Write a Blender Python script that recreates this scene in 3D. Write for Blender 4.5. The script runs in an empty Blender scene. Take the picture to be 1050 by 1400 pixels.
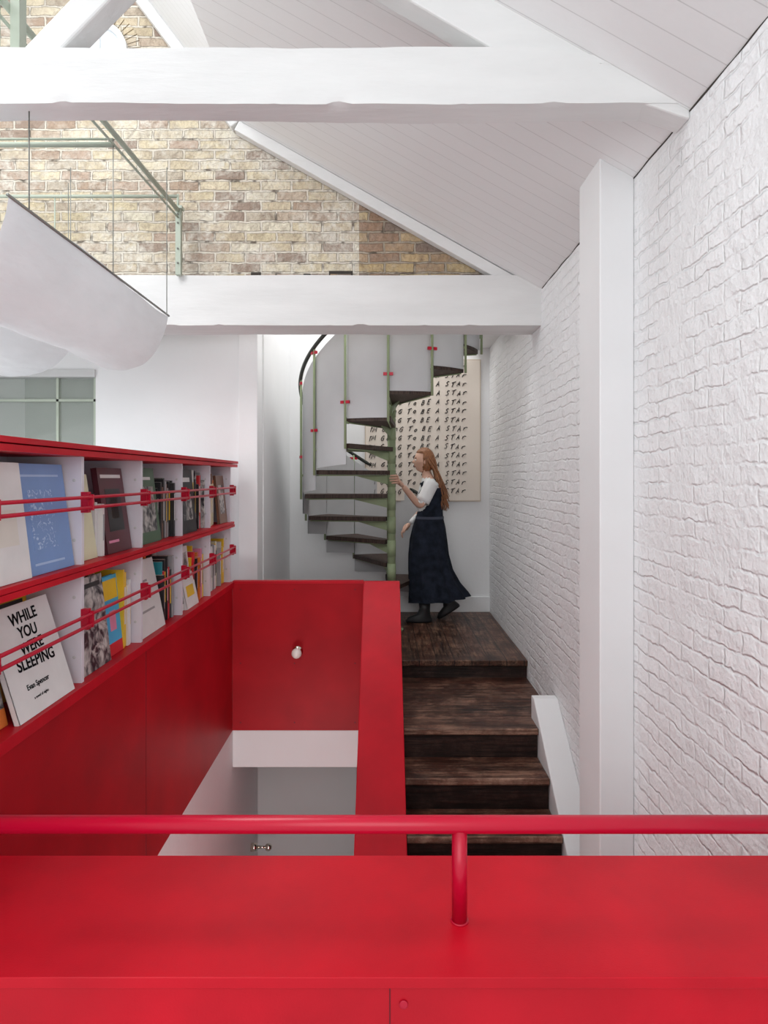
import bpy, math, random
from mathutils import Vector, noise, Matrix
random.seed(7)
E=1.41
sc=bpy.context.scene
sc.view_settings.view_transform='Standard'
pi=math.pi
# ---------------------------------------------------------------- materials
def nt(name):
    m=bpy.data.materials.new(name); m.use_nodes=True
    t=m.node_tree; b=t.nodes['Principled BSDF']
    return m,t,b
def N(t,typ,**kw):
    n=t.nodes.new(typ)
    for k,v in kw.items(): setattr(n,k,v)
    return n
def L(t,a,b): t.links.new(a,b)
def mixc(t,fac,a,b,mode='MIX'):
    n=N(t,'ShaderNodeMix',data_type='RGBA',blend_type=mode)
    for s,v in ((n.inputs[0],fac),(n.inputs[6],a),(n.inputs[7],b)):
        if hasattr(v,'node'): L(t,v,s)
        else: s.default_value=v
    return n.outputs[2]
def math_(t,op,a,b=0.0,clamp=False):
    n=N(t,'ShaderNodeMath',operation=op,use_clamp=clamp)
    for s,v in ((n.inputs[0],a),(n.inputs[1],b)):
        if hasattr(v,'node'): L(t,v,s)
        else: s.default_value=v
    return n.outputs[0]
def noisef(t,vec,scale,detail=5,lo=0,hi=1,rough=.5,dist=0):
    n=N(t,'ShaderNodeTexNoise'); n.inputs['Scale'].default_value=scale; n.inputs['Detail'].default_value=detail
    n.inputs['Roughness'].default_value=rough; n.inputs['Distortion'].default_value=dist
    L(t,vec,n.inputs[0])
    if (lo,hi)==(0,1): return n.outputs[0]
    mr=N(t,'ShaderNodeMapRange'); mr.inputs[1].default_value=lo; mr.inputs[2].default_value=hi; L(t,n.outputs[0],mr.inputs[0])
    return mr.outputs[0]
def c4(c): return (c[0],c[1],c[2],1)
def mat(name,col,rough=.6,var=.0,vscale=6,bump=0,bscale=80,metal=0,stretch=(1,1,1),spec=.5):
    m,t,b=nt(name)
    b.inputs['Base Color'].default_value=c4(col)
    b.inputs['Roughness'].default_value=rough
    b.inputs['Metallic'].default_value=metal
    b.inputs['Specular IOR Level'].default_value=spec
    tc=N(t,'ShaderNodeTexCoord'); mp=N(t,'ShaderNodeMapping'); mp.inputs['Scale'].default_value=stretch
    L(t,tc.outputs['Object'],mp.inputs[0])
    f=noisef(t,mp.outputs[0],vscale,6,.25,.75)
    d=tuple(max(0,x*(1-var)) for x in col); l=tuple(min(1,x*(1+var)) for x in col)
    L(t,mixc(t,f,c4(d),c4(l)),b.inputs['Base Color'])
    if bump:
        n2=noisef(t,mp.outputs[0],bscale,4)
        bp=N(t,'ShaderNodeBump'); bp.inputs['Strength'].default_value=bump; bp.inputs['Distance'].default_value=.01
        L(t,n2,bp.inputs['Height']); L(t,bp.outputs[0],b.inputs['Normal'])
    return m
def uvvec(t,ax,ay,dist=.012,ds=6):
    tc=N(t,'ShaderNodeTexCoord'); s=N(t,'ShaderNodeSeparateXYZ'); L(t,tc.outputs['Object'],s.inputs[0])
    c=N(t,'ShaderNodeCombineXYZ'); L(t,s.outputs[ax],c.inputs[0]); L(t,s.outputs[ay],c.inputs[1])
    v=c.outputs[0]
    for (sc_,di) in ((ds,dist),(ds*5,dist*.5)):
        n=N(t,'ShaderNodeTexNoise'); n.inputs['Scale'].default_value=sc_; n.inputs['Detail'].default_value=3
        L(t,tc.outputs['Object'],n.inputs[0])
        vm=N(t,'ShaderNodeVectorMath',operation='SUBTRACT'); L(t,n.outputs['Color'],vm.inputs[0]); vm.inputs[1].default_value=(.5,.5,.5)
        sm=N(t,'ShaderNodeVectorMath',operation='SCALE'); L(t,vm.outputs[0],sm.inputs[0]); sm.inputs['Scale'].default_value=di*2
        ad=N(t,'ShaderNodeVectorMath',operation='ADD'); L(t,v,ad.inputs[0]); L(t,sm.outputs[0],ad.inputs[1]); v=ad.outputs[0]
    return tc,v
def brickmat(name,ax,ay,painted=True,ramp=None,mortar=(.5,.45,.37),bstr=.8,dist=.02,msize=.007,wash=.5):
    m,t,b=nt(name)
    tc,v=uvvec(t,ax,ay,dist=.020 if painted else .013)
    O=tc.outputs['Object']
    br=N(t,'ShaderNodeTexBrick'); br.inputs['Scale'].default_value=1
    br.inputs['Brick Width'].default_value=.205 if painted else .222; br.inputs['Row Height'].default_value=.066 if painted else .074
    br.inputs['Mortar Size'].default_value=msize; br.inputs['Mortar Smooth'].default_value=.9 if painted else .35
    br.inputs['Color1'].default_value=(0,0,0,1); br.inputs['Color2'].default_value=(1,1,1,1); br.inputs['Mortar'].default_value=(.5,.5,.5,1)
    L(t,v,br.inputs[0])
    n=noisef(t,O,24,7); n2=noisef(t,O,5,4,.38,.68)
    inv=math_(t,'SUBTRACT',1.0,br.outputs['Fac'])
    amp=math_(t,'MULTIPLY',inv,math_(t,'ADD',math_(t,'MULTIPLY',n2,.8),.12) if painted else 1.0)
    h=math_(t,'ADD',amp,math_(t,'MULTIPLY',n,1.1))
    if painted:
        h=math_(t,'ADD',h,math_(t,'MULTIPLY',noisef(t,O,11,3),1.1))
        h=math_(t,'ADD',h,math_(t,'MULTIPLY',noisef(t,O,70,3),.45))
    h=math_(t,'ADD',h,math_(t,'MULTIPLY',br.outputs['Color'],.2))
    bp=N(t,'ShaderNodeBump'); bp.inputs['Strength'].default_value=bstr; bp.inputs['Distance'].default_value=dist
    L(t,h,bp.inputs['Height']); L(t,bp.outputs[0],b.inputs['Normal'])
    b.inputs['Roughness'].default_value=.5 if painted else .9
    if painted:
        b.inputs['Specular IOR Level'].default_value=.35
        L(t,mixc(t,n2,(.83,.835,.845,1),(.87,.875,.885,1)),b.inputs['Base Color'])
    else:
        b.inputs['Specular IOR Level'].default_value=.15
        r=N(t,'ShaderNodeValToRGB'); cr=r.color_ramp; cr.interpolation='CONSTANT'
        while len(cr.elements)>1: cr.elements.remove(cr.elements[-1])
        cr.elements[0].position=0; cr.elements[0].color=c4(ramp[0])
        for i,c in enumerate(ramp[1:]):
            e=cr.elements.new((i+1)/len(ramp)); e.color=c4(c)
        L(t,br.outputs['Color'],r.inputs[0])
        col=r.outputs[0]
        col=mixc(t,math_(t,'MULTIPLY',noisef(t,O,18,8,.45,.70,.7),.65),col,(.22,.16,.12,1))
        col=mixc(t,math_(t,'MULTIPLY',noisef(t,O,1.5,7,.48,.62,.72),.55),col,(.40,.31,.25,1))
        fac=math_(t,'MULTIPLY',br.outputs['Fac'],noisef(t,O,9,4,.15,.45))
        col=mixc(t,fac,col,c4(mortar))
        w_=math_(t,'MULTIPLY',noisef(t,O,1.9,9,.46,.60,.75,.6),noisef(t,O,30,6,.3,.6))
        col=mixc(t,math_(t,'MULTIPLY',w_,wash),col,(.74,.70,.62,1))
        cv=math_(t,'MULTIPLY',br.outputs['Fac'],noisef(t,O,12,6,.53,.66))
        col=mixc(t,math_(t,'MULTIPLY',cv,.85),col,(.11,.085,.065,1))
        L(t,col,b.inputs['Base Color'])
    return m
M={}
M['white']=mat('white_plaster',(.81,.813,.82),.6,.02,3,.10,30,spec=.3)
M['beam']=mat('painted_beam',(.75,.75,.745),.55,.05,4,.18,18,stretch=(.5,2.5,2.5),spec=.3)
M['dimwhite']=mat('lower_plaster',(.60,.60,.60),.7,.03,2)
M['red']=mat('red_lacquer',(.52,.003,.015),.42,.17,4,.06,220,spec=.25)
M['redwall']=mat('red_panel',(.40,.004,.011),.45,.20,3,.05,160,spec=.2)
M['redmetal']=mat('red_metal',(.48,.002,.026),.30,.03,9,spec=.4)
M['seam']=mat('seam_dark',(.16,.0,.008),.6)
M['lilac']=mat('shelf_white',(.73,.70,.76),.5,.02)
M['green']=mat('sage_green_steel',(.28,.34,.20),.5,.06,12,spec=.3)
M['greenp']=mat('pale_green_steel',(.44,.49,.41),.5,.05,12,spec=.3)
M['treadw']=mat('spiral_tread_wood',(.060,.038,.030),.55,.6,12,.2,40,stretch=(6,6,1),spec=.3)
M['blackrail']=mat('black_handrail',(.03,.035,.03),.4)
M['chrome']=mat('chrome',(.8,.75,.65),.15,0,metal=1)
M['bulb']=mat('opal_glass',(.9,.88,.82),.2)
M['fabric']=mat('white_fabric',(.72,.73,.75),.9,.07,5,1.0,9,stretch=(2,.7,2),spec=.1)
t=M['fabric'].node_tree; out=t.nodes['Material Output']; tr=N(t,'ShaderNodeBsdfTranslucent'); tr.inputs[0].default_value=(.78,.79,.81,1)
ms=N(t,'ShaderNodeMixShader'); ms.inputs[0].default_value=.28
L(t,t.nodes['Principled BSDF'].outputs[0],ms.inputs[1]); L(t,tr.outputs[0],ms.inputs[2]); L(t,ms.outputs[0],out.inputs[0])
M['steelcable']=mat('steel_cable',(.25,.26,.24),.4,metal=.6)
M['dark']=mat('dark_gap',(.05,.042,.035),.9)
M['paper']=mat('poster_paper',(.76,.68,.60),.8,.03,3)
M['frame']=mat('poster_frame',(.60,.50,.40),.6)
M['ink']=mat('ink',(.006,.006,.008),.8,spec=.1)
M['brickw']=brickmat('painted_white_brick',1,2,bstr=.8,dist=.0105,msize=.009)
yr=[(.62,.53,.38),(.70,.62,.47),(.44,.33,.25),(.74,.68,.54),(.50,.38,.30),(.64,.55,.38),(.34,.26,.21),(.70,.61,.45),(.56,.46,.36),(.50,.43,.34),(.68,.59,.42)]
M['bricky']=brickmat('london_stock_brick',0,2,False,yr,mortar=(.68,.62,.53),bstr=1,dist=.024,msize=.009,wash=.85)
yr2=[(.50,.37,.20),(.56,.44,.26),(.33,.21,.14),(.42,.29,.18),(.22,.16,.13),(.52,.38,.22)]
M['brickd']=brickmat('repaired_stock_brick',0,2,False,yr2,mortar=(.38,.32,.25),bstr=1,dist=.024,msize=.009,wash=.2)
def plank(name,axis,w,c1,c2,gap,long=1,bump=.5,rough=.45,grain=True,gapw=.04,wear=None,spec=.5,wearamt=.85):
    m,t,b=nt(name)
    tc=N(t,'ShaderNodeTexCoord'); s=N(t,'ShaderNodeSeparateXYZ'); L(t,tc.outputs['Object'],s.inputs[0])
    q=math_(t,'DIVIDE',s.outputs[axis],w)
    fr=math_(t,'FRACT',math_(t,'ADD',q,100.0)); fl=math_(t,'FLOOR',math_(t,'ADD',q,100.0))
    g=math_(t,'LESS_THAN',fr,gapw)
    wn=N(t,'ShaderNodeTexWhiteNoise',noise_dimensions='1D'); L(t,fl,wn.inputs['W'])
    mp=N(t,'ShaderNodeMapping'); sc_=[30,30,30]; sc_[long]=2.2; mp.inputs['Scale'].default_value=sc_
    L(t,tc.outputs['Object'],mp.inputs[0])
    n=noisef(t,mp.outputs[0],1.3,9,.38,.62,.7,.6)
    f=math_(t,'MULTIPLY',n,.7) if grain else math_(t,'MULTIPLY',n,.3)
    f=math_(t,'ADD',f,math_(t,'MULTIPLY',wn.outputs[0],.3))
    col=mixc(t,f,c4(c1),c4(c2))
    if wear:
        wf=math_(t,'MULTIPLY',noisef(t,tc.outputs['Object'],5,9,.46,.60,.8),n)
        col=mixc(t,math_(t,'MULTIPLY',wf,wearamt),col,c4(wear))
        wd=noisef(t,tc.outputs['Object'],4,6,.50,.68,.6)
        col=mixc(t,math_(t,'MULTIPLY',wd,.6),col,c4(gap))
    col=mixc(t,g,col,c4(gap))
    L(t,col,b.inputs['Base Color']); b.inputs['Roughness'].default_value=rough; b.inputs['Specular IOR Level'].default_value=spec
    h=math_(t,'SUBTRACT',math_(t,'MULTIPLY',n,.5 if grain else .05),g)
    bp=N(t,'ShaderNodeBump'); bp.inputs['Strength'].default_value=bump; bp.inputs['Distance'].default_value=.006
    L(t,h,bp.inputs['Height']); L(t,bp.outputs[0],b.inputs['Normal'])
    return m
M['ceil']=plank('ceiling_boards',1,.125,(.83,.833,.835),(.87,.873,.875),(.66,.66,.66),long=0,grain=False,rough=.65,gapw=.035,bump=.45,spec=.25)
M['floorw']=plank('landing_boards',0,.135,(.014,.006,.004),(.120,.045,.026),(.005,.003,.002),long=1,rough=.38,wear=(.34,.20,.13),spec=.35,gapw=.05)
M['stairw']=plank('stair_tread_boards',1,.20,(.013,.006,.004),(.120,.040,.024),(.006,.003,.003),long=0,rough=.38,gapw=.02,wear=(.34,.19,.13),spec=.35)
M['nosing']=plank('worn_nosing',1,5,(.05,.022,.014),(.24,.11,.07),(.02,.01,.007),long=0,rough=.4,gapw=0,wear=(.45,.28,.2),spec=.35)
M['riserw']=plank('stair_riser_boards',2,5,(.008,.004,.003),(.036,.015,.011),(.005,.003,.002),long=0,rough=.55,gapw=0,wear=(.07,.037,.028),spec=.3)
M['sheer']=mat('grey_infill_panel',(.52,.525,.535),.6,.06,3,spec=.3)
m,t,b=nt('window_glass'); b.inputs['Base Color'].default_value=(.62,.68,.63,1); b.inputs['Roughness'].default_value=.05; b.inputs['Alpha'].default_value=.25; M['glass']=m
m,t,b=nt('sky_glass'); b.inputs['Base Color'].default_value=(.75,.82,.86,1); b.inputs['Roughness'].default_value=.1; M['skyglass']=m
# ---------------------------------------------------------------- mesh builder
class B:
    def __init__(s): s.v=[];s.f=[];s.m=[];s.ms=[];s.sm=[]
    def mi(s,m):
        if m not in s.ms: s.ms.append(m)
        return s.ms.index(m)
    def add(s,vs,fs,m,smooth=False):
        o=len(s.v); s.v+= [tuple(v) for v in vs]; k=s.mi(m)
        for f in fs: s.f.append(tuple(i+o for i in f)); s.m.append(k); s.sm.append(smooth)
    def box(s,x0,x1,y0,y1,z0,z1,m,M4=None):
        vs=[(x,y,z) for x in(x0,x1) for y in(y0,y1) for z in(z0,z1)]
        if M4 is not None: vs=[M4@Vector(v) for v in vs]
        s.add(vs,[(0,1,3,2),(4,6,7,5),(0,4,5,1),(2,3,7,6),(0,2,6,4),(1,5,7,3)],m)
    def prism(s,poly,ax,a,b,m):
        n=len(poly); vs=[]
        for d in (a,b):
            for p in poly:
                q=list(p); q.insert(ax,d); vs.append(q)
        fs=[tuple(range(n))[::-1],tuple(range(n,2*n))]+[(i,(i+1)%n,n+(i+1)%n,n+i) for i in range(n)]
        s.add(vs,fs,m)
    def tube(s,pts,r,m,seg=10,cap=True):
        pts=[Vector(p) for p in pts]; n=len(pts); vs=[];fs=[]
        rr=r if isinstance(r,(list,tuple)) else [r]*n
        up=Vector((0,0,1))
        for i,p in enumerate(pts):
            d=(pts[min(i+1,n-1)]-pts[max(i-1,0)]).normalized()
            u=up if abs(d.z)<.95 else Vector((1,0,0))
            a=d.cross(u).normalized(); c=a.cross(d).normalized()
            for k in range(seg):
                an=2*pi*k/seg; vs.append(p+(a*math.cos(an)+c*math.sin(an))*rr[i])
        for i in range(n-1):
            for k in range(seg):
                k2=(k+1)%seg; fs.append((i*seg+k,i*seg+k2,(i+1)*seg+k2,(i+1)*seg+k))
        if cap: fs+=[tuple(range(seg))[::-1],tuple((n-1)*seg+k for k in range(seg))]
        s.add(vs,fs,m,True)
    def sphere(s,c,r,m,seg=16,ring=10,fn=None):
        vs=[];fs=[]
        if not isinstance(r,(tuple,list)): r=(r,r,r)
        for i in range(ring+1):
            th=pi*i/ring
            for k in range(seg):
                ph=2*pi*k/seg; d=Vector((math.sin(th)*math.cos(ph),math.sin(th)*math.sin(ph),math.cos(th)))
                p=Vector((d.x*r[0],d.y*r[1],d.z*r[2]))
                if fn: p=fn(d,p)
                vs.append(Vector(c)+p)
        for i in range(ring):
            for k in range(seg):
                k2=(k+1)%seg; fs.append((i*seg+k,(i+1)*seg+k,(i+1)*seg+k2,i*seg+k2))
        s.add(vs,fs,m,True)
    def loft(s,rings,m,cap=True):
        n=len(rings[0]); vs=[p for r in rings for p in r]; fs=[]
        for i in range(len(rings)-1):
            for k in range(n):
                k2=(k+1)%n; fs.append((i*n+k,i*n+k2,(i+1)*n+k2,(i+1)*n+k))
        if cap: fs+=[tuple(range(n))[::-1],tuple((len(rings)-1)*n+k for k in range(n))]
        s.add(vs,fs,m,True)
    def obj(s,name,parent=None,bevel=0,sub=0,recalc=True,sharp=None):
        me=bpy.data.meshes.new(name); me.from_pydata(s.v,[],s.f)
        for m in s.ms: me.materials.append(M[m] if isinstance(m,str) else m)
        for p,k,sm in zip(me.polygons,s.m,s.sm): p.material_index=k; p.use_smooth=sm
        me.update()
        if recalc:
            import bmesh
            bm=bmesh.new(); bm.from_mesh(me); bmesh.ops.recalc_face_normals(bm,faces=bm.faces); bm.to_mesh(me); bm.free()
        if sharp: me.set_sharp_from_angle(angle=math.radians(sharp))
        o=bpy.data.objects.new(name,me); sc.collection.objects.link(o)
        if parent: o.parent=parent
        if bevel:
            md=o.modifiers.new('bev','BEVEL'); md.width=bevel; md.segments=2; md.limit_method='ANGLE'; md.angle_limit=math.radians(50)
        if sub:
            md=o.modifiers.new('sub','SUBSURF'); md.levels=sub; md.render_levels=sub
        return o
def empty(name):
    e=bpy.data.objects.new(name,None); sc.collection.objects.link(e); e.empty_display_size=.1; return e
def onebox(name,x0,x1,y0,y1,z0,z1,m,bevel=0,parent=None):
    b=B(); b.box(x0,x1,y0,y1,z0,z1,m); return b.obj(name,parent,bevel)
def rough_beam(name,x0,x1,y0,y1,z0,z1,m,amp=.008,nx=70,ny=4,nz=7,fz=None,extra=None):
    b=B(); per=[]
    for j in range(nz+1): per.append((y0,z0+(z1-z0)*j/nz))
    for j in range(1,ny+1): per.append((y0+(y1-y0)*j/ny,z1))
    for j in range(1,nz+1): per.append((y1,z1-(z1-z0)*j/nz))
    for j in range(1,ny): per.append((y1-(y1-y0)*j/ny,z0))
    rings=[]
    for i in range(nx+1):
        x=x0+(x1-x0)*i/nx; r=[]
        for (y,z) in per:
            zz=z+(fz(x,z) if fz else 0)
            q=Vector((x*1.6,y*6,z*5)); d=noise.noise_vector(q)*amp+noise.noise_vector(q*5)*amp*.3
            ch=0
            if abs(z-z0)<.001 and abs(y-y0)<.001: ch=max(0,noise.noise(Vector((x*9,3,1)))-.2)*.035
            r.append((x,y+d.y+ch*.5,zz+d.z+ch))
        rings.append(r)
    b.loft(rings,m)
    if extra: extra(b)
    return b.obj(name,sharp=38)
# ---------------------------------------------------------------- room shell
XW=1.11; XL=-3.6; ZF=-2.6
b=B(); b.prism([(-1.0,ZF),(7.13,ZF),(7.13,4.6),(4.75,4.6),(4.75,2.86),(-1.0,2.86)],0,XW,XW+.2,'brickw'); b.obj('wall_right')
onebox('wall_left',XL-.2,XL,-1.0,7.13,ZF,4.9,'white')
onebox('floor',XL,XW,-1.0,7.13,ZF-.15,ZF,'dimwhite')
cp=[(XW+.02,E+1.32),(-1.025,E+2.53),(-1.72,E+3.45)]
b=B(); T=.1
b.prism([cp[0],cp[1],cp[2],(cp[2][0]+.05,cp[2][1]+T),(cp[1][0]+.1,cp[1][1]+T),(cp[0][0],cp[0][1]+T)],1,-1.0,4.76,'ceil')
b.obj('ceiling')
b=B(); pts=[];rr=[]
for i in range(160):
    y=1.2+i*(4.62-1.2)/159; pts.append((XW-.001,y,E+1.329+.006*noise.noise(Vector((y*6,0,0))))); rr.append(max(.0006,.0030+.006*noise.noise(Vector((y*5,4,0)))))
b.tube(pts,rr,'dark',6); b.obj('ceiling_crack')  # dark tube added in place of the shadowed crack between wall and ceiling
b=B()
def strip(p,q,w):
    d=(Vector(q)-Vector(p)).normalized(); n=Vector((-d.y,d.x)); 
    if n.y>0: n=-n
    return [p,q,(q[0]+n.x*w,q[1]+n.y*w),(p[0]+n.x*w,p[1]+n.y*w)]
b.prism(strip((XW-.02,E+1.335),cp[1],.075),1,4.66,4.74,'beam')
b.prism(strip(cp[1],cp[2],.075),1,4.66,4.74,'beam')
b.obj('trim_1',bevel=.006)
gt=lambda X: E+1.36+.5625*(XW-X) if X>-1.025 else E+2.55+1.32*(-1.025-X)
xs=-.18
b=B(); b.prism([(XL,E+1.3),(xs,E+1.3),(xs,gt(xs)),(-1.025,gt(-1.025)),(-1.75,gt(-1.75)),(-1.9,E+3.7),(XL,E+3.7)],1,4.75,4.95,'bricky')
b.prism([(xs,E+1.3),(XW,E+1.3),(XW,gt(XW)),(xs,gt(xs))],1,4.75,4.95,'brickd')
for px,w,h in ((350,.07,.05),(420,.05,.04),(466,.17,.06)):
    X=(px-525)*4.75/900
    b.box(X-w/2,X+w/2,4.744,4.76,E+1.41,E+1.43+h,'dark')
    b.box(X-w/2+.01,X+w/2-.01,4.738,4.76,E+1.40,E+1.42+h*.75,'brickd')
b.obj('wall_gable')
b=B(); cx,cz=-2.05,E+3.06
for r0,r1,y0,mm in ((.17,.21,4.70,'white'),(.21,.30,4.742,'bricky')):
    nseg=20
    for i in range(nseg):
        a0=pi*i/nseg;a1=pi*(i+1)/nseg-(0 if mm=='white' else .03)
        b.prism([(cx+r0*math.cos(a0),cz+r0*math.sin(a0)),(cx+r1*math.cos(a0),cz+r1*math.sin(a0)),(cx+r1*math.cos(a1),cz+r1*math.sin(a1)),(cx+r0*math.cos(a1),cz+r0*math.sin(a1))],1,y0,4.76,mm)
b.box(cx-.21,cx-.17,4.70,4.76,cz-.4,cz,'white'); b.box(cx+.17,cx+.21,4.70,4.76,cz-.4,cz,'white'); b.box(cx-.21,cx+.21,4.70,4.76,cz-.44,cz-.4,'white')
b.box(cx-.012,cx+.012,4.71,4.755,cz-.4,cz+.17,'white')
b.prism([(cx+.17*math.cos(pi*i/16),cz+.17*math.sin(pi*i/16)) for i in range(17)]+[(cx-.17,cz-.4),(cx+.17,cz-.4)],1,4.735,4.75,'skyglass')
b.obj('window_1')
rough_beam('ceiling_beam',XL,XW,4.65,4.95,E+1.075,E+1.43,'beam',amp=.004,nx=120)
def tb(x,z):
    t=max(0,(x-.55)/.55); return -(.07*t if z>E+1.5 else 0)
rough_beam('tie_beam',XL,XW,2.38,2.50,E+1.352,E+1.555,'beam',amp=.008,nx=200,fz=tb)
b=B(); b.prism([(-.8,E+2.253),(.436,E+1.53),(1.02,E+1.33),(XW,E+1.30),(XW,E+1.335),(-.8,E+2.412)],1,2.385,2.495,'beam')
b.prism([(-1.33,E+1.54),(-1.19,E+1.54),(-.62,E+2.12),(-.62,E+2.28),(-.70,E+2.20)],1,2.39,2.49,'beam')
b.obj('roof_truss_rafter',bevel=.008)
b=B(); z0=5.25
b.box(-2.3,-1.15,z0,z0+.12,-.1,E+1.30,'white'); b.box(XL,-2.3,z0,z0+.12,E+.86,E+1.30,'white'); b.box(XL,-2.3,z0,z0+.12,-.1,.35,'white')
b.obj('wall_rear_left')
onebox('wall_pier',-1.15,-1.0,5.2,5.42,-.0,E+1.30,'white',.004)
onebox('wall_rear_return',-1.12,-.99,5.42,6.93,-.0,E+2.9,'white')
onebox('wall_back',XL,XW,6.93,7.13,ZF,E+3.2,'white')
onebox('baseboard_back',-.99,XW,6.905,6.93,0,.16,'white',.004)
onebox('ceiling_rear',.93,XW,4.95,6.93,E+1.36,E+1.42,'white')
b=B(); 
b.box(XL,-2.3,z0-.02,z0+.1,E+.80,E+.86,'dimwhite')
for X in (-3.5,-2.62,-2.32): b.box(X-.010,X+.010,z0+.03,z0+.08,.35,E+.80,'sideframe' if False else 'greenp')
b.box(XL,-2.3,z0+.03,z0+.08,E+.61,E+.63,'greenp'); b.box(XL,-2.3,z0+.05,z0+.056,.35,E+.80,'glass')
b.obj('window_2')
M['sideroom']=mat('side_room_plaster',(.30,.33,.29),.7,.15,3)
onebox('wall_side_room',XL,-1.12,6.6,6.7,0,E+1.3,'sideroom')
# landing, stairs
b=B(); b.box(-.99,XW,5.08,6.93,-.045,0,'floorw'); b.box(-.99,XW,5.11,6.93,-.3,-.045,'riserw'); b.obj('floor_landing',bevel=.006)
b=B()
tops=[(-.14,4.06,5.11)]+[(-.32-.18*i,3.78-.28*i,4.06-.28*i) for i in range(7)]
for i,(Z,ya,yb) in enumerate(tops):
    b.box(.121,.952,ya-.002,ya+.014,Z-.036,Z+.0012,'nosing')
    if i==0:
        b.box(.12,.955,ya,4.28,Z-.04,Z,'stairw'); b.box(.12,XW-.002,4.28,yb,Z-.04,Z,'stairw')
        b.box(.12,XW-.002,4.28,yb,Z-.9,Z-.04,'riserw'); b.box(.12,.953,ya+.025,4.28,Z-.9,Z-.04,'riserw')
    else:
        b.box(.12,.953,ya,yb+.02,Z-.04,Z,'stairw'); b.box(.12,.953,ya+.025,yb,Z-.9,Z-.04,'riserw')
b.obj('stair_wooden',bevel=.006)
b=B(); b.prism([(4.27,-.6),(4.27,0.0),(4.2,0.0),(2.0,-1.6),(2.0,-2.5),(3.0,-1.7)],0,.955,XW,'white'); b.obj('trim_stringer',bevel=.006)
b=B(); b.prism([(.957,ZF),(XW,ZF),(XW,E+1.335),(.957,E+1.42)],1,2.92,3.226,'white'); b.obj('wall_pilaster',bevel=.006)
# ---------------------------------------------------------------- red joinery
b=B()
b.prism([(5.05,.62),(5.0,.62),(1.9,.62-.727*3.1),(1.9,ZF),(5.05,ZF)],0,-.156,.12,'red')
b.obj('stair_balustrade',bevel=.005)
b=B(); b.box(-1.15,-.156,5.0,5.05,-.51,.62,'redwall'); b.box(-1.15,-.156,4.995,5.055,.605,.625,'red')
for X in (-1.09,-.68,-.22):
    for Z in (.56,.0,-.45): b.tube([(X,4.999,Z),(X,5.0005,Z)],.006,'seam',8)
b.obj('landing_parapet',bevel=.002)
b=B(); b.box(-1.15,-.156,5.0,5.3,-.79,-.51,'white'); b.obj('trim_lower_beam',bevel=.004)
onebox('wall_stairwell_left',-1.3,-1.15,-1,6.0,ZF,-.51,'white')
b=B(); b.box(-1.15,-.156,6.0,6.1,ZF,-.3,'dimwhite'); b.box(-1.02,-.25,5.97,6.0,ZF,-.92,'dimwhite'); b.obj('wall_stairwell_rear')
b=B(); b.tube([(-1.10,5.70,-1.79),(-1.02,5.70,-1.79)],.012,'chrome'); b.sphere((-1.0,5.70,-1.79),.032,'chrome'); b.tube([(-1.15,5.70,-1.79),(-1.10,5.70,-1.79)],.035,'chrome'); b.obj('door_knob')
b=B(); X=-.655; Zl=E-1.317
b.tube([(X,5.0,Zl),(X,4.985,Zl)],.040,'chrome',20); b.tube([(X,4.985,Zl),(X,4.955,Zl)],.020,'chrome',16); b.sphere((X,4.93,Zl),.038,'bulb',20,14); b.tube([(X,4.962,Zl),(X,4.95,Zl)],.028,'chrome',16)
b.obj('wall_lamp')
b=B()
b.box(-1.15,XW-.004,1.33,1.76,.377,.40,'red'); b.box(-1.15,XW-.004,1.348,1.74,.372,.377,'seam'); b.box(-1.15,XW-.004,1.345,1.74,-1.0,.372,'red')
b.box(.0105,.0135,1.3435,1.35,-1.0,.372,'seam')
b.tube([(.04,1.345,.335),(.04,1.341,.335)],.009,'redmetal',16)
b.obj('balcony_parapet',bevel=.002)
b=B(); b.tube([(-1.10,1.5,.62),(XW-.005,1.5,.62)],.0195,'redmetal',24)
for X in (.172,-.95):
    b.tube([(X,1.5,.40),(X,1.5,.61)],.0175,'redmetal',24); b.tube([(X,1.5,.40),(X,1.5,.403)],.0205,'redmetal',24)
b.obj('handrail')
# bookcase
b=B(); xf=-1.15; xb=-1.45; y0=1.2; ye=5.0
b.box(xb,xf+.02,y0,ye+.08,1.49,1.512,'red'); b.box(xb,xf+.025,y0,ye+.08,1.516,1.535,'red')
b.box(xb,xf+.01,y0,ye+.03,1.035,1.055,'red'); b.box(xb,xf+.006,y0,ye+.03,1.057,1.075,'red')
b.box(xb,xf+.012,y0,ye,.58,.62,'red')
b.box(xb-.02,xb,y0,ye,-.1,1.53,'lilac')
divs=[1.92,2.54,3.16,3.79,4.40,4.98]
for d in divs:
    b.box(xb,xf-.012,d-.011,d+.011,.62,1.49,'lilac')
    for Z in (.72,.95,1.17,1.4): b.tube([(xf-.04,d-.0112,Z),(xf-.04,d-.0125,Z)],.007,'dimwhite',8)
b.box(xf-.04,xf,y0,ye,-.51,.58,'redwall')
b.box(xf-.001,xf+.0012,3.178,3.183,-.51,.58,'seam')
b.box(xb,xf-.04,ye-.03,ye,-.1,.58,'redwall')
for (za,zb_) in ((E-.075,E-.115),(E-.525,E-.565)):
    for Z in (za,zb_): b.tube([(xf+.022,y0,Z),(xf+.022,ye-.02,Z)],.0068,'redmetal',10)
    for d in divs:
        b.box(xf-.015,xf+.014,d-.012,d+.012,zb_-.02,za+.02,'redmetal'); b.box(xf+.012,xf+.030,d-.006,d+.006,zb_-.011,za+.011,'redmetal')
b.obj('bookcase',bevel=.0015)
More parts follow.
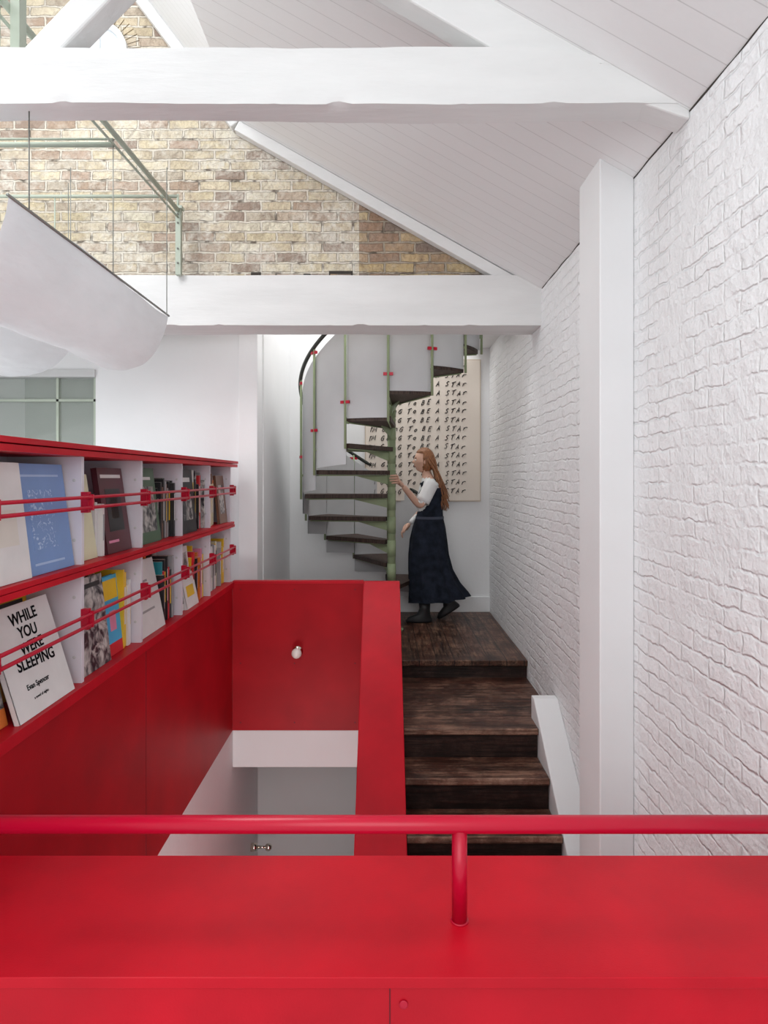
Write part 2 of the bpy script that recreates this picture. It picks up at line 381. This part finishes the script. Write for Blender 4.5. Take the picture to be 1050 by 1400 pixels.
# ---------------------------------------------------------------- books
cols={'bk_white':(.78,.77,.76),'bk_blue':(.20,.33,.62),'bk_ltblue':(.42,.56,.80),'bk_cream':(.76,.73,.50),'bk_maroon':(.10,.02,.03),'bk_black':(.02,.02,.022),'bk_red':(.65,.02,.03),'bk_yellow':(.85,.55,.03),
'bk_teal':(.02,.25,.3),'bk_green':(.08,.15,.09),'bk_grey':(.35,.35,.36),'bk_pink':(.75,.25,.4),'bk_orange':(.75,.2,.04),'bk_brown':(.2,.1,.06),'bk_cyan':(.05,.45,.75),'bk_page':(.76,.73,.66)}
for k,c in cols.items(): M[k]=mat(k,c,.4,.06,10)
def photomat(name,c1,c2,sc_=14,lo=.4,hi=.62,di=1.5):
    m,t,bb=nt(name); tc=N(t,'ShaderNodeTexCoord')
    f=noisef(t,tc.outputs['Object'],sc_,5,lo,hi,.5,di)
    L(t,mixc(t,f,c4(c1),c4(c2)),bb.inputs['Base Color']); bb.inputs['Roughness'].default_value=.35; return m
M['bk_photo']=photomat('bk_photo',(.02,.02,.03),(.6,.58,.55))
M['bk_sketch']=photomat('bk_sketch',(.20,.33,.62),(.50,.64,.85),26,.55,.62,3)
bookroot=empty('books')
b=B()
def frameM(y0,xb_,zb_,tilt,yaw=0):
    return Matrix.Translation((xb_,y0,zb_))@Matrix.Rotation(yaw,4,'Z')@Matrix.Rotation(-tilt,4,'Y')
def face_book(y0,w,h,zb_,m,tilt=.25,xb_=-1.2,th=.02,art=(),yaw=0,roll=0):
    F=frameM(y0,xb_,zb_,tilt,yaw)@Matrix.Rotation(roll,4,'X')
    b.box(-th,-th+.002,0,w,0,h,m,F); b.box(-.002,0,0,w,0,h,m,F); b.box(-th+.002,-.002,.004,w-.002,.004,h-.004,'bk_page',F); b.box(-th,0,0,.003,0,h,m,F)
    for (u0,u1,v0,v1,mm) in art: b.box(0,.0008,u0*w,u1*w,v0*h,v1*h,mm,F)
    return F
ZL,ZU=.622,1.077
def spines(y0,y1,zb_,pal,xmin=-1.43,hmax=.33,back=0):
    y=y0
    while y<y1-.012:
        w=random.uniform(.012,.035); h=random.uniform(.72,1)*hmax; d=random.uniform(.15,.21) if not back else .10; m=random.choice(pal)
        w=min(w,y1-y); x1=-1.19-random.uniform(0,.03)-back
        b.box(x1-d,x1,y,y+w-.001,zb_,zb_+h,m); b.box(x1-d+.004,x1-.004,y+.002,y+w-.003,zb_+.002,zb_+h+.0008,'bk_page')
        b.box(x1,x1+.0008,y+w*.25,y+w*.75,zb_+h*.3,zb_+h*.8,random.choice(['bk_white','bk_black','bk_yellow','bk_grey']))
        y+=w
pal=['bk_white','bk_white','bk_black','bk_brown','bk_grey','bk_teal','bk_red','bk_yellow','bk_maroon','bk_cream','bk_photo']
pal2=['bk_white','bk_cyan','bk_yellow','bk_red','bk_black','bk_pink','bk_orange','bk_white']
darkp=['bk_black','bk_black','bk_maroon','bk_brown','bk_photo','bk_grey','bk_white','bk_teal']
face_book(1.93,.26,.385,ZU,'bk_white',.12,-1.17,art=[(.3,.8,.3,.6,'bk_page')])
FB=face_book(2.17,.34,.385,ZU,'bk_blue',.13,-1.18,.03,art=[(.12,.88,.88,.90,'bk_ltblue'),(.22,.70,.22,.76,'bk_sketch'),(.2,.8,.08,.10,'bk_ltblue')])
face_book(2.12,.08,.28,ZU,'bk_teal',.2,-1.25)
face_book(2.56,.20,.35,ZU,'bk_cream',.14,-1.2,.02,art=[(.2,.8,.6,.7,'bk_grey'),(.2,.6,.5,.53,'bk_grey')])
face_book(2.84,.27,.38,ZU,'bk_maroon',.14,-1.19,.025,art=[(.1,.9,.88,.92,'bk_white'),(.2,.8,.25,.75,'bk_black'),(.35,.65,.4,.66,'bk_brown'),(.1,.5,.12,.15,'bk_pink')])
spines(2.77,2.82,ZU,['bk_white','bk_cream'],hmax=.3)
face_book(3.20,.32,.385,ZU,'bk_green',.12,-1.19,.02,art=[(.12,.88,.15,.75,'bk_photo'),(.2,.8,.84,.88,'bk_white')])
spines(3.54,3.77,ZU,['bk_black','bk_grey','bk_brown','bk_black'],hmax=.37)
spines(4.16,4.38,ZU,['bk_black','bk_black','bk_white','bk_photo','bk_red','bk_grey','bk_brown'],hmax=.38)
face_book(3.84,.30,.385,ZU,'bk_black',.1,-1.175,.02,art=[(.2,.8,.2,.6,'bk_photo'),(.2,.8,.8,.87,'bk_white')])
spines(4.43,4.70,ZU,['bk_white','bk_brown','bk_cream','bk_photo','bk_orange','bk_white'],hmax=.37)
face_book(4.72,.22,.35,ZU,'bk_brown',.1,-1.175,.02,art=[(.2,.8,.2,.8,'bk_photo')])
spines(1.3,1.9,ZU,pal,hmax=.33)
spines(1.3,1.9,ZL,pal2,hmax=.33)
for a_,c_ in zip(divs[:-1],divs[1:]):
    if a_>2.6: spines(a_+.02,c_-.02,ZL,pal2+darkp,hmax=.38,back=.10)
    if a_>3: spines(a_+.02,c_-.02,ZU,darkp,hmax=.38,back=.10)
face_book(1.94,.30,.34,ZL,'bk_yellow',.12,-1.3,.03,art=[(.1,.9,.7,.9,'bk_black')])
face_book(2.24,.28,.39,ZL,'bk_yellow',.12,-1.33,.03,art=[(.1,.9,.75,.86,'bk_black'),(.2,.8,.3,.6,'bk_orange')])
face_book(1.90,.20,.31,ZL,'bk_photo',.22,-1.2,.02,art=[(0,1,.0,.18,'bk_orange')])
FW=face_book(2.09,.37,.37,ZL,'bk_white',.30,-1.155,.02,roll=-.0)
face_book(2.57,.28,.38,ZL,'bk_photo',.12,-1.18,.03,art=[(.0,.08,0,1,'bk_white'),(.15,.9,.88,.93,'bk_black')])
face_book(2.87,.16,.35,ZL,'bk_cyan',.1,-1.2,.02,art=[(.05,.95,.7,.95,'bk_yellow'),(.3,.7,.3,.55,'bk_pink'),(0,1,0,.15,'bk_red')])
spines(3.03,3.14,ZL,['bk_white','bk_yellow','bk_white'],hmax=.39)
face_book(3.20,.34,.37,ZL,'bk_white',.2,-1.175,.02,art=[(.15,.6,.7,.73,'bk_grey'),(.15,.5,.62,.64,'bk_grey'),(.15,.7,.3,.33,'bk_grey')])
spines(3.56,3.77,ZL,['bk_black','bk_red','bk_grey','bk_teal'],hmax=.36)
face_book(3.82,.27,.37,ZL,'bk_white',.1,-1.19,.02,art=[(.1,.9,.45,.9,'bk_photo'),(.2,.6,.1,.3,'bk_photo')])
spines(4.12,4.38,ZL,pal2,hmax=.36)
face_book(3.92,.24,.22,ZL,'bk_white',.2,-1.17,.02,art=[(.2,.8,.3,.6,'bk_yellow')])
spines(4.43,4.96,ZL,['bk_white','bk_yellow','bk_red','bk_white','bk_cream','bk_grey'],hmax=.34)
b.obj('volumes',bookroot)
def covertext(txt,F,u,v,size,m='ink',rot=0,off=.0012):
    cu=bpy.data.curves.new('t','FONT'); cu.body=txt; cu.size=size; cu.align_x='CENTER'; cu.extrude=.0004; cu.offset=off
    cu.materials.append(M[m]); o=bpy.data.objects.new('cover_lettering',cu); sc.collection.objects.link(o)
    R=Matrix(((0,0,1,0),(1,0,0,0),(0,1,0,0),(0,0,0,1)))
    mw=F@Matrix.Translation((.001,u,v))@R@Matrix.Rotation(rot,4,'Z'); o.parent=bookroot; o.matrix_world=mw
for i,(w,s) in enumerate((('WHILE',.056),('YOU',.054),('WERE',.054),('SLEEPING',.056))): covertext(w,FW,.19,.305-.052*i,s,rot=.03*(-1)**i)
covertext('Evan Spencer',FW,.16,.085,.026,off=.0004); covertext('a novel of nights',FW,.16,.048,.014,off=0)
# ---------------------------------------------------------------- fabric slings
def sling(name,x0,w,ya,yb,zt,sag,tops):
    b=B(); vs=[];fs=[]; nu,nv=40,60
    for i in range(nu+1):
        t_=i/nu
        for j in range(nv+1):
            s_=j/nv; y=ya+(yb-ya)*s_
            X=x0-w*t_+.03*math.sin(pi*2*t_); Z=zt-sag*(math.sin(pi*t_)**.7)
            d=noise.noise(Vector((X*4,y*2.0,Z*3)))*.022+noise.noise(Vector((X*14,y*5,Z*9)))*.008
            vs.append((X+.4*d,y,Z+d))
    for i in range(nu):
        for j in range(nv):
            a=i*(nv+1)+j; fs.append((a,a+1,a+nv+2,a+nv+1))
    b.add(vs,fs,'fabric',True)
    o=b.obj(name)
    r=B(); r.tube([(x0,ya-.01,zt),(x0,yb+.01,zt)],.006,'steelcable'); r.tube([(x0-w,ya-.01,zt),(x0-w,yb+.01,zt)],.006,'steelcable')
    for yy,tp in tops:
        for X in (x0,x0-w): r.tube([(X,yy,zt),(X,yy,tp)],.0025,'steelcable',6)
    q=r.obj('sling_batten',o)
sling('fabric_sling',-1.31,.58,2.30,4.0,E+.985,.33,((2.43,E+1.36),(3.97,E+1.87)))
sling('fabric_sling',-2.10,.7,2.75,4.42,E+.90,.22,((4.38,E+1.96),))
# ---------------------------------------------------------------- mezzanine railing
b=B(); G='greenp'
X=-1.44
b.tube([(X,4.6,E+1.87),(X,2.44,E+1.80)],.015,G); b.tube([(X,4.6,E+1.82),(X,2.44,E+1.73)],.007,G)
b.box(X-.018,X+.018,4.6,4.64,E+1.42,E+1.90,G); b.box(X-.03,X+.03,4.59,4.65,E+1.88,E+1.90,G)
for Z in (1.84,1.78,1.5,1.6): b.tube([(X,4.6,E+Z),(X,4.59,E+Z)],.006,'steelcable',8)
b.tube([(X,4.6,E+1.965),(XL,4.6,E+1.965)],.012,G); b.tube([(X,3.5,E+1.77),(XL,3.5,E+1.77)],.014,G); b.tube([(X,3.5,E+1.80),(XL,3.5,E+1.80)],.006,G)
b.tube([(X,4.6,E+1.87),(X,4.6,E+1.98)],.008,G)
b.tube([(X,2.44,E+1.55),(X,2.44,E+1.82)],.016,G)
for xx in (-2.3,-2.75): b.tube([(xx,4.6,E+1.42),(xx,4.6,E+1.965)],.005,G,8)
b.tube([(X,3.5,E+1.80),(X,3.5,E+1.0)],.0025,'steelcable',6)
b.box(-1.42,-1.385,2.5,2.55,E+1.55,E+2.2,G)
b.tube([(-1.4,2.52,E+1.95),(-1.25,3.0,E+2.15)],.006,G)
b.obj('mezzanine_railing')
# ---------------------------------------------------------------- spiral staircase
PX,PY=.07,6.1
def sp(r,th,z): a=math.radians(th); return Vector((PX-r*math.cos(a),PY-r*math.sin(a),z))
b=B()
b.tube([(PX,PY,0),(PX,PY,E+1.3)],.037,'green',24); b.tube([(PX,PY,0),(PX,PY,.015)],.11,'green',24)
SL=range(-8,5)
def zk(k): return E+.71+.215*k
for k in SL:
    th=100+25*k; Z=zk(k); hw=14.0
    out=[sp(.80,th-hw+2*hw*i/6,0) for i in range(7)]
    inn=[sp(.06,th+50-100*i/3,0) for i in range(4)]
    poly=[(p.x,p.y) for p in out+inn]
    b.prism(poly,2,Z-.038,Z,'treadw')
    for s_ in(-1,1):
        p,q=sp(.05,th+s_*10,Z-.045),sp(.79,th+s_*(hw-1.5),Z-.045); b.tube([p,q],.006,'green',6)
    d=(sp(1,th,0)-sp(0,th,0)).normalized(); n=Vector((-d.y,d.x,0))*.003
    P=[sp(.035,th,Z-.04),sp(.36,th,Z-.04),sp(.36,th,Z-.05),sp(.035,th,Z-.13)]
    b.add([p+n for p in P]+[p-n for p in P],[(0,1,2,3),(7,6,5,4),(0,4,5,1),(1,5,6,2),(2,6,7,3),(3,7,4,0)],'green')
    b.tube([(PX,PY,Z-.15),(PX,PY,Z-.0)],.040,'green',20)
    a=th-12.5; zt=Z+.93-.107
    b.tube([sp(.835,a,Z-.26),sp(.835,a,zt)],.011,'green',10)
    b.tube([sp(.78,a,Z-.045),sp(.84,a,Z-.045)],.010,'green',8)
    for hh in (.12,.78):
        for s_ in (-1,1):
            c=sp(.838,a+s_*1.7,Z+hh); R=Matrix.Translation(c)@Matrix.Rotation(math.radians(a),4,'Z')
            b.box(-.010,.010,-.015,.015,-.012,.012,'redmetal',R)
    vs=[];fs=[]; n_=8
    for r in (.812,.818):
        for i in range(n_+1):
            a=th-12.2+24.4*i/n_; u=i/n_; top=Z+.86-.107+.215*u; bot=Z-.20+.03*u if k<-1 else Z-.012
            vs+=[sp(r,a,bot),sp(r,a,top)]
    for o_ in (0,2*(n_+1)):
        for i in range(n_): fs.append((o_+2*i,o_+2*i+2,o_+2*i+3,o_+2*i+1))
    b.add(vs,fs,'sheer',True)
hp=[]
for i in range(0,101):
    k=-8.5+13*i/100; hp.append(sp(.84,100+25*k,zk(k)+.93))
b.tube(hp,.017,'blackrail',12)
b.obj('spiral_staircase',recalc=False)
# ---------------------------------------------------------------- poster
pr=empty('poster')
b=B(); b.box(-.2,1.015,6.905,6.928,E-.25,E+1.24,'frame'); b.box(-.190,1.005,6.899,6.905,E-.24,E+1.23,'paper'); b.obj('board',pr)
glyph={'I':[[(.1,0),(.0,1)]],"'":[[(0,1),(-.05,.75)]],
'M':[[(0,0),(.12,.95),(.38,.3),(.72,1),(.8,0)]],
'G':[[(.7,.85),(.45,1),(.12,.7),(.05,.3),(.3,0),(.65,.1),(.7,.42),(.4,.4)]],
'O':[[(.35,1),(.08,.7),(.05,.3),(.3,0),(.6,.2),(.68,.65),(.4,1),(.3,.95)]],
'o':[[(.35,.6),(.08,.4),(.05,.2),(.3,0),(.55,.1),(.6,.45),(.35,.6)]],
'n':[[(0,0),(.05,.6)],[(.03,.4),(.3,.6),(.5,.5),(.55,0)]],
'i':[[(.1,0),(.1,.6)],[(.1,.85),(.13,.95)]],
'N':[[(0,0),(.1,1),(.55,.05),(.7,1)]],
'T':[[(-.1,.86),(.85,1.02)],[(.38,.97),(.28,0)]],
'B':[[(.05,0),(.12,1),(.5,.9),(.48,.62),(.12,.52),(.6,.4),(.55,.08),(.05,0)]],
'E':[[(.65,1),(.1,.95),(.05,.02),(.65,.05)],[(.08,.5),(.5,.55)]],
'A':[[(0,0),(.35,1),(.65,.0)],[(.1,.35),(.6,.38)]],
'S':[[(.65,.9),(.35,1),(.08,.78),(.3,.55),(.58,.3),(.35,.02),(.0,.1)]],
'R':[[(.05,0),(.1,1),(.55,.85),(.45,.55),(.1,.48),(.45,.3),(.8,-.05)]],
'r':[[(.05,0),(.05,.6)],[(.05,.35),(.4,.62),(.8,.55)]]}
cu=bpy.data.curves.new('lettering','CURVE'); cu.dimensions='3D'; cu.bevel_depth=.0040; cu.bevel_resolution=1; cu.materials.append(M['ink'])
for r in range(15):
    x=-.155+random.uniform(-.01,.01); zb_=E+1.130-.0930*r
    for w in "I'M GoinG To BE A STAr":
        if w==' ': x+=.036; continue
        if w=="'": x-=.018
        sx=random.uniform(.040,.048); sz=random.uniform(.044,.054); rz=random.uniform(-.006,.006)
        for st in glyph[w]:
            s_=cu.splines.new('POLY'); s_.points.add(len(st)-1)
            for i,(u,v) in enumerate(st):
                s_.points[i].co=(x+u*sx+v*.016,6.896,zb_+rz+v*sz+u*.006+(x+.15)*.012,1)
        x+={'I':.030,"'":.012,'M':.060,'i':.026,'o':.048,'n':.048}.get(w,.060)
o=bpy.data.objects.new('lettering',cu); sc.collection.objects.link(o); o.parent=pr
# ---------------------------------------------------------------- woman
wr=empty('woman')
M['skin']=mat('skin',(.70,.42,.31),.5,.06,8)
M['shirt']=mat('white_tshirt',(.82,.82,.82),.8,.03,8,.2,30)
M['navy']=mat('dark_denim',(.014,.018,.029),.9,.6,14,.5,60,spec=.15)
M['navyl']=mat('denim_trim',(.05,.06,.09),.8)
M['boot']=mat('black_boot',(.012,.012,.014),.5)
M['tights']=mat('black_tights',(.015,.016,.022),.8)
M['hair']=mat('auburn_hair',(.29,.12,.05),.45,.45,30,.3,90,stretch=(4,4,.6))
M['lip']=mat('lips',(.45,.12,.10),.5); M['eye']=mat('eye',(.03,.02,.02),.2); M['eyew']=mat('eye_white',(.75,.73,.7),.3)
def skinobj(name,verts,edges,radii,matfn,mats,parent,sub=2,root=0):
    me=bpy.data.meshes.new(name); me.from_pydata(verts,edges,[]); o=bpy.data.objects.new(name,me); sc.collection.objects.link(o)
    o.modifiers.new('skin','SKIN'); 
    for i,r in enumerate(radii):
        me.skin_vertices[0].data[i].radius=(r,r) if not isinstance(r,tuple) else r
        me.skin_vertices[0].data[i].use_root=(i==root)
    md=o.modifiers.new('sub','SUBSURF'); md.levels=sub; md.render_levels=sub
    dg=bpy.context.evaluated_depsgraph_get(); ev=o.evaluated_get(dg); nm=bpy.data.meshes.new_from_object(ev)
    o.modifiers.clear(); old=o.data; o.data=nm
    nm.materials.clear()
    for m in mats: nm.materials.append(M[m])
    for p in nm.polygons: p.use_smooth=True; p.material_index=matfn(p.center)
    o.parent=parent; return o
def ell(cx,cy,z,rx,ry,n=28,wav=0,ph=0,nw=9,tiltx=0):
    out=[]
    for i in range(n):
        a=2*pi*i/n; k=1+wav*math.sin(nw*a+ph)+wav*.6*math.sin(5*a+ph*2)
        out.append((cx+rx*k*math.cos(a),cy+ry*k*math.sin(a),z+tiltx*math.cos(a)))
    return out
V=[(.44,6.5,.92),(.445,6.5,1.06),(.46,6.5,1.22),(.45,6.5,1.36),(.425,6.5,1.44),(.405,6.5,1.50),
 (.465,6.37,1.345),(.345,6.29,1.13),(.175,6.165,1.335),
 (.455,6.63,1.345),(.40,6.68,1.09),(.26,6.60,.95),
 (.43,6.42,.86),(.36,6.42,.48),(.39,6.42,.10),
 (.45,6.58,.86),(.50,6.58,.50),(.67,6.58,.22)]
Ed=[(0,1),(1,2),(2,3),(3,4),(4,5),(3,6),(6,7),(7,8),(3,9),(9,10),(10,11),(0,12),(12,13),(13,14),(0,15),(15,16),(16,17)]
Rd=[(.13,.12),(.10,.11),(.10,.12),(.075,.09),.05,.045,.052,.040,.027,.052,.040,.027,.085,.062,.045,.085,.062,.045]
def bm_(c):
    if c.z<.86: return 2
    if c.z>1.405: return 0
    if c.y<6.40 and (c.z<1.17 or c.x<.33): return 0
    if c.y>6.62 and c.z<1.18: return 0
    return 1
skinobj('body',V,Ed,Rd,bm_,['skin','shirt','tights'],wr)
b=B()
def limb(p,q,r0,r1,m,n=6):
    P=[Vector(p).lerp(Vector(q),i/n) for i in range(n+1)]; b.tube(P,[r0+(r1-r0)*i/n for i in range(n+1)],m,18,True)
limb((.468,6.375,1.365),(.370,6.305,1.175),.068,.066,'shirt'); limb((.455,6.63,1.36),(.415,6.665,1.17),.068,.066,'shirt')
b.loft([ell(.440,6.5,1.0,.11,.135),ell(.445,6.5,1.12,.115,.138),ell(.450,6.5,1.22,.125,.147),ell(.453,6.5,1.32,.104,.152),ell(.45,6.5,1.385,.07,.12),ell(.435,6.5,1.42,.052,.062)],'shirt')
rings=[ell(.480,6.5,1.31,.105,.153,64),ell(.478,6.5,1.20,.115,.153,64),ell(.458,6.5,1.10,.122,.146,64),ell(.450,6.5,1.02,.134,.145,64),
 ell(.445,6.5,.92,.162,.170,64,.015),ell(.44,6.5,.80,.180,.188,64,.035),ell(.440,6.5,.65,.190,.198,64,.055,.3),ell(.455,6.5,.50,.208,.208,64,.07,.6),ell(.490,6.5,.36,.240,.218,64,.085,.9,9,.01),ell(.525,6.5,.265,.272,.225,64,.095,1.1,9,.02),ell(.540,6.5,.215,.285,.230,64,.10,1.2,9,.025)]
b.loft(rings,'navy',cap=False)
b.loft([ell(.452,6.5,1.030,.138,.150),ell(.451,6.5,1.005,.141,.152)],'navyl',cap=False)
for yy in (6.425,6.575):
    b.tube([(.355,yy,1.25),(.375,yy,1.34),(.44,yy-.0,1.405),(.53,yy,1.36),(.575,yy,1.24)],.022,'navy',8)
b.sphere((.47,6.352,.88),(.06,.02,.08),'navy')
def boot(x,y,z,pitch):
    R=Matrix.Translation((x,y,z))@Matrix.Rotation(pitch,4,'Y')
    rs=[]
    for (hz,cx,rx,ry) in ((.0,-.045,.125,.045),(.02,-.045,.13,.047),(.05,-.035,.11,.045),(.08,-.0,.065,.043),(.13,.012,.052,.046),(.20,.012,.056,.050)):
        rs.append([R@Vector(p) for p in ell(cx,0,hz,rx,ry,20)])
    b.loft(rs,'boot')
boot(.385,6.42,.0,0); boot(.69,6.58,.085,-.55)
b.obj('clothes',wr)
b=B()
hc=Vector((.392,6.5,1.575))
def headfn(d,p):
    f=-d.x
    q=p.copy()
    if d.z<-.1: q.y*=1-.38*min(1,(-d.z-.1))*(1 if f>0 else .6); 
    if d.z<0 and f<0: q.x*=1-.35*(-d.z)
    if f>.5 and abs(d.y)<.25:
        nz=math.exp(-((d.z+.08)/.13)**2)*math.exp(-(d.y/.12)**2); q.x-=.024*nz
        q.x-=.006*math.exp(-((d.z+.42)/.09)**2); q.x-=.008*math.exp(-((d.z+.75)/.12)**2)
    for s_ in (-1,1):
        q.x+=.008*math.exp(-((d.z-.08)/.12)**2-((d.y-s_*.36)/.16)**2)*(1 if f>0 else 0)
    return q
b.sphere(hc,(.094,.076,.118),'skin',48,36,headfn)
for s_ in(-1,1):
    b.sphere(hc+Vector((-.078,s_*.028,.008)),(.012,.014,.008),'eyew',12,8); b.sphere(hc+Vector((-.087,s_*.028,.008)),.005,'eye',8,6)
    b.tube([hc+Vector((-.086,s_*.014,.028)),hc+Vector((-.084,s_*.03,.032)),hc+Vector((-.074,s_*.045,.027))],.003,'hair',6)
    b.sphere(hc+Vector((.008,s_*.074,-.008)),(.016,.008,.028),'skin',12,8)
b.sphere(hc+Vector((-.086,0,-.052)),(.007,.021,.006),'lip',12,8)
b.obj('head',wr)
b=B()
def cap_(d,p):
    f=-d.x
    k=1.0
    if f>.25 and d.z<.55: k=.72
    elif f>-.1 and d.z<.1 and abs(d.y)>.3: k=.9 if f>0 else 1
    return p*k
b.sphere(hc+Vector((.008,0,.008)),(.105,.090,.126),'hair',40,28,cap_)
for i in range(150):
    s_=random.uniform(-1,1); u=random.random()
    p0=hc+Vector((.0+.03*u,s_*.05,.118-.02*abs(s_)))
    p1=hc+Vector((.085+.015*u,s_*.078,.03))
    if abs(s_)>.6 : p1=hc+Vector((.035+.04*u,s_*.088,.0))
    p2=hc+Vector((.10+.035*u,s_*.085,-.10))
    l=random.uniform(.75,1.1)
    p3=hc+Vector((.125+.055*u,s_*.10-.01,-.24*l)); p4=hc+Vector((.160+.075*u+random.uniform(-.015,.02),s_*.09-.02,-.45*l))
    pts=[]
    C=[p0,p0,p1,p2,p3,p4,p4]
    for j in range(1,5):
        for q in range(5):
            t_=q/5; a,b1,c,d=C[j-1],C[j],C[j+1],C[j+2]
            pts.append(.5*((2*b1)+(c-a)*t_+(2*a-5*b1+4*c-d)*t_**2+(3*b1-a-3*c+d)*t_**3))
    pts.append(p4); n=len(pts)
    b.tube(pts,[.010*(1-.75*(i_/(n-1))**2) for i_ in range(n)],'hair',6)
b.obj('hair',wr)
def pole(ang,r,z): a=math.radians(ang); return (PX+r*math.cos(a),PY+r*math.sin(a),z)
V=[(.178,6.168,1.33),(.145,6.142,1.362),(.118,6.118,1.385)]
Ed=[(0,1),(1,2)]; Rd=[(.026,.022),(.032,.018),(.036,.016)]
for i,(dz,l) in enumerate(((.035,.92),(.012,1.0),(-.011,.95),(-.033,.78))):
    s0=len(V); V+= [pole(10,.056,1.39+dz),pole(-30*l,.053,1.395+dz),pole(-75*l,.050,1.395+dz),pole(-120*l,.048,1.392+dz)]
    Ed+=[(2,s0),(s0,s0+1),(s0+1,s0+2),(s0+2,s0+3)]; Rd+=[.011,.0098,.009,.0075]
s0=len(V); V+=[(.125,6.155,1.385),pole(75,.056,1.415),pole(110,.050,1.43)]; Ed+=[(1,s0),(s0,s0+1),(s0+1,s0+2)]; Rd+=[.013,.011,.009]
skinobj('hand_left',V,Ed,Rd,lambda c:0,['skin'],wr)
V=[(.262,6.60,.952),(.235,6.59,.925),(.21,6.585,.90)]; Ed=[(0,1),(1,2)]; Rd=[(.024,.02),(.018,.032),(.016,.036)]
for i,(dy,l) in enumerate(((-.03,.9),(-.01,1),(.011,.95),(.03,.75))):
    s0=len(V); V+=[(.195,6.585+dy,.885),(.18-.0*l,6.585+dy,.885-.03*l),(.178,6.585+dy,.885-.055*l),(.188,6.585+dy,.885-.078*l)]
    Ed+=[(2,s0),(s0,s0+1),(s0+1,s0+2),(s0+2,s0+3)]; Rd+=[.011,.0095,.009,.0075]
s0=len(V); V+=[(.225,6.55,.915),(.205,6.535,.885),(.195,6.535,.86)]; Ed+=[(1,s0),(s0,s0+1),(s0+1,s0+2)]; Rd+=[.012,.010,.008]
skinobj('hand_right',V,Ed,Rd,lambda c:0,['skin'],wr)
# ---------------------------------------------------------------- lights
w=bpy.data.worlds.new('sky'); sc.world=w; w.use_nodes=True
bg=w.node_tree.nodes['Background']; bg.inputs[0].default_value=(.94,.98,1,1); bg.inputs[1].default_value=.90
def area(name,loc,tgt,sx,sy,p,col=(1,1,1)):
    l=bpy.data.lights.new(name,'AREA'); l.shape='RECTANGLE'; l.size=sx; l.size_y=sy; l.energy=p; l.color=col
    o=bpy.data.objects.new(name,l); sc.collection.objects.link(o); o.location=loc
    o.rotation_euler=(Vector(tgt)-Vector(loc)).to_track_quat('-Z','Y').to_euler(); return o
area('skylight_daylight',(-2.6,2.2,4.95),(-.4,3.0,1.2),1.7,4.5,185,(.98,.995,1))
area('rear_fill',(-.5,-1.8,2.4),(0,4,1.2),3.2,2.6,70,(.98,.995,1))  # added fill light behind the camera, not an actual window
area('stair_skylight',(.0,6.0,4.4),(.05,6.1,0),1.7,1.5,60,(1,.99,.97))
area('side_fill',(-3.5,3.2,1.6),(0,3.4,2.6),2.6,1.4,24,(.98,.99,1))  # added fill from the left to lift the ceiling; no window modelled
area('stairwell_fill',(-.65,2.3,-1.6),(-.65,5,-.9),.8,.8,18,(1,.99,.97))  # lamp added out of view to brighten the lower beam and stairwell wall
# ---------------------------------------------------------------- camera
cam=bpy.data.cameras.new('camera'); co=bpy.data.objects.new('camera',cam); sc.collection.objects.link(co)
co.location=(0,0,E); co.rotation_euler=(pi/2,0,0)
cam.sensor_fit='VERTICAL'; cam.sensor_height=36; cam.sensor_width=27; cam.lens=36*900/1400; cam.shift_y=-47/1400; cam.clip_start=.05
sc.camera=co
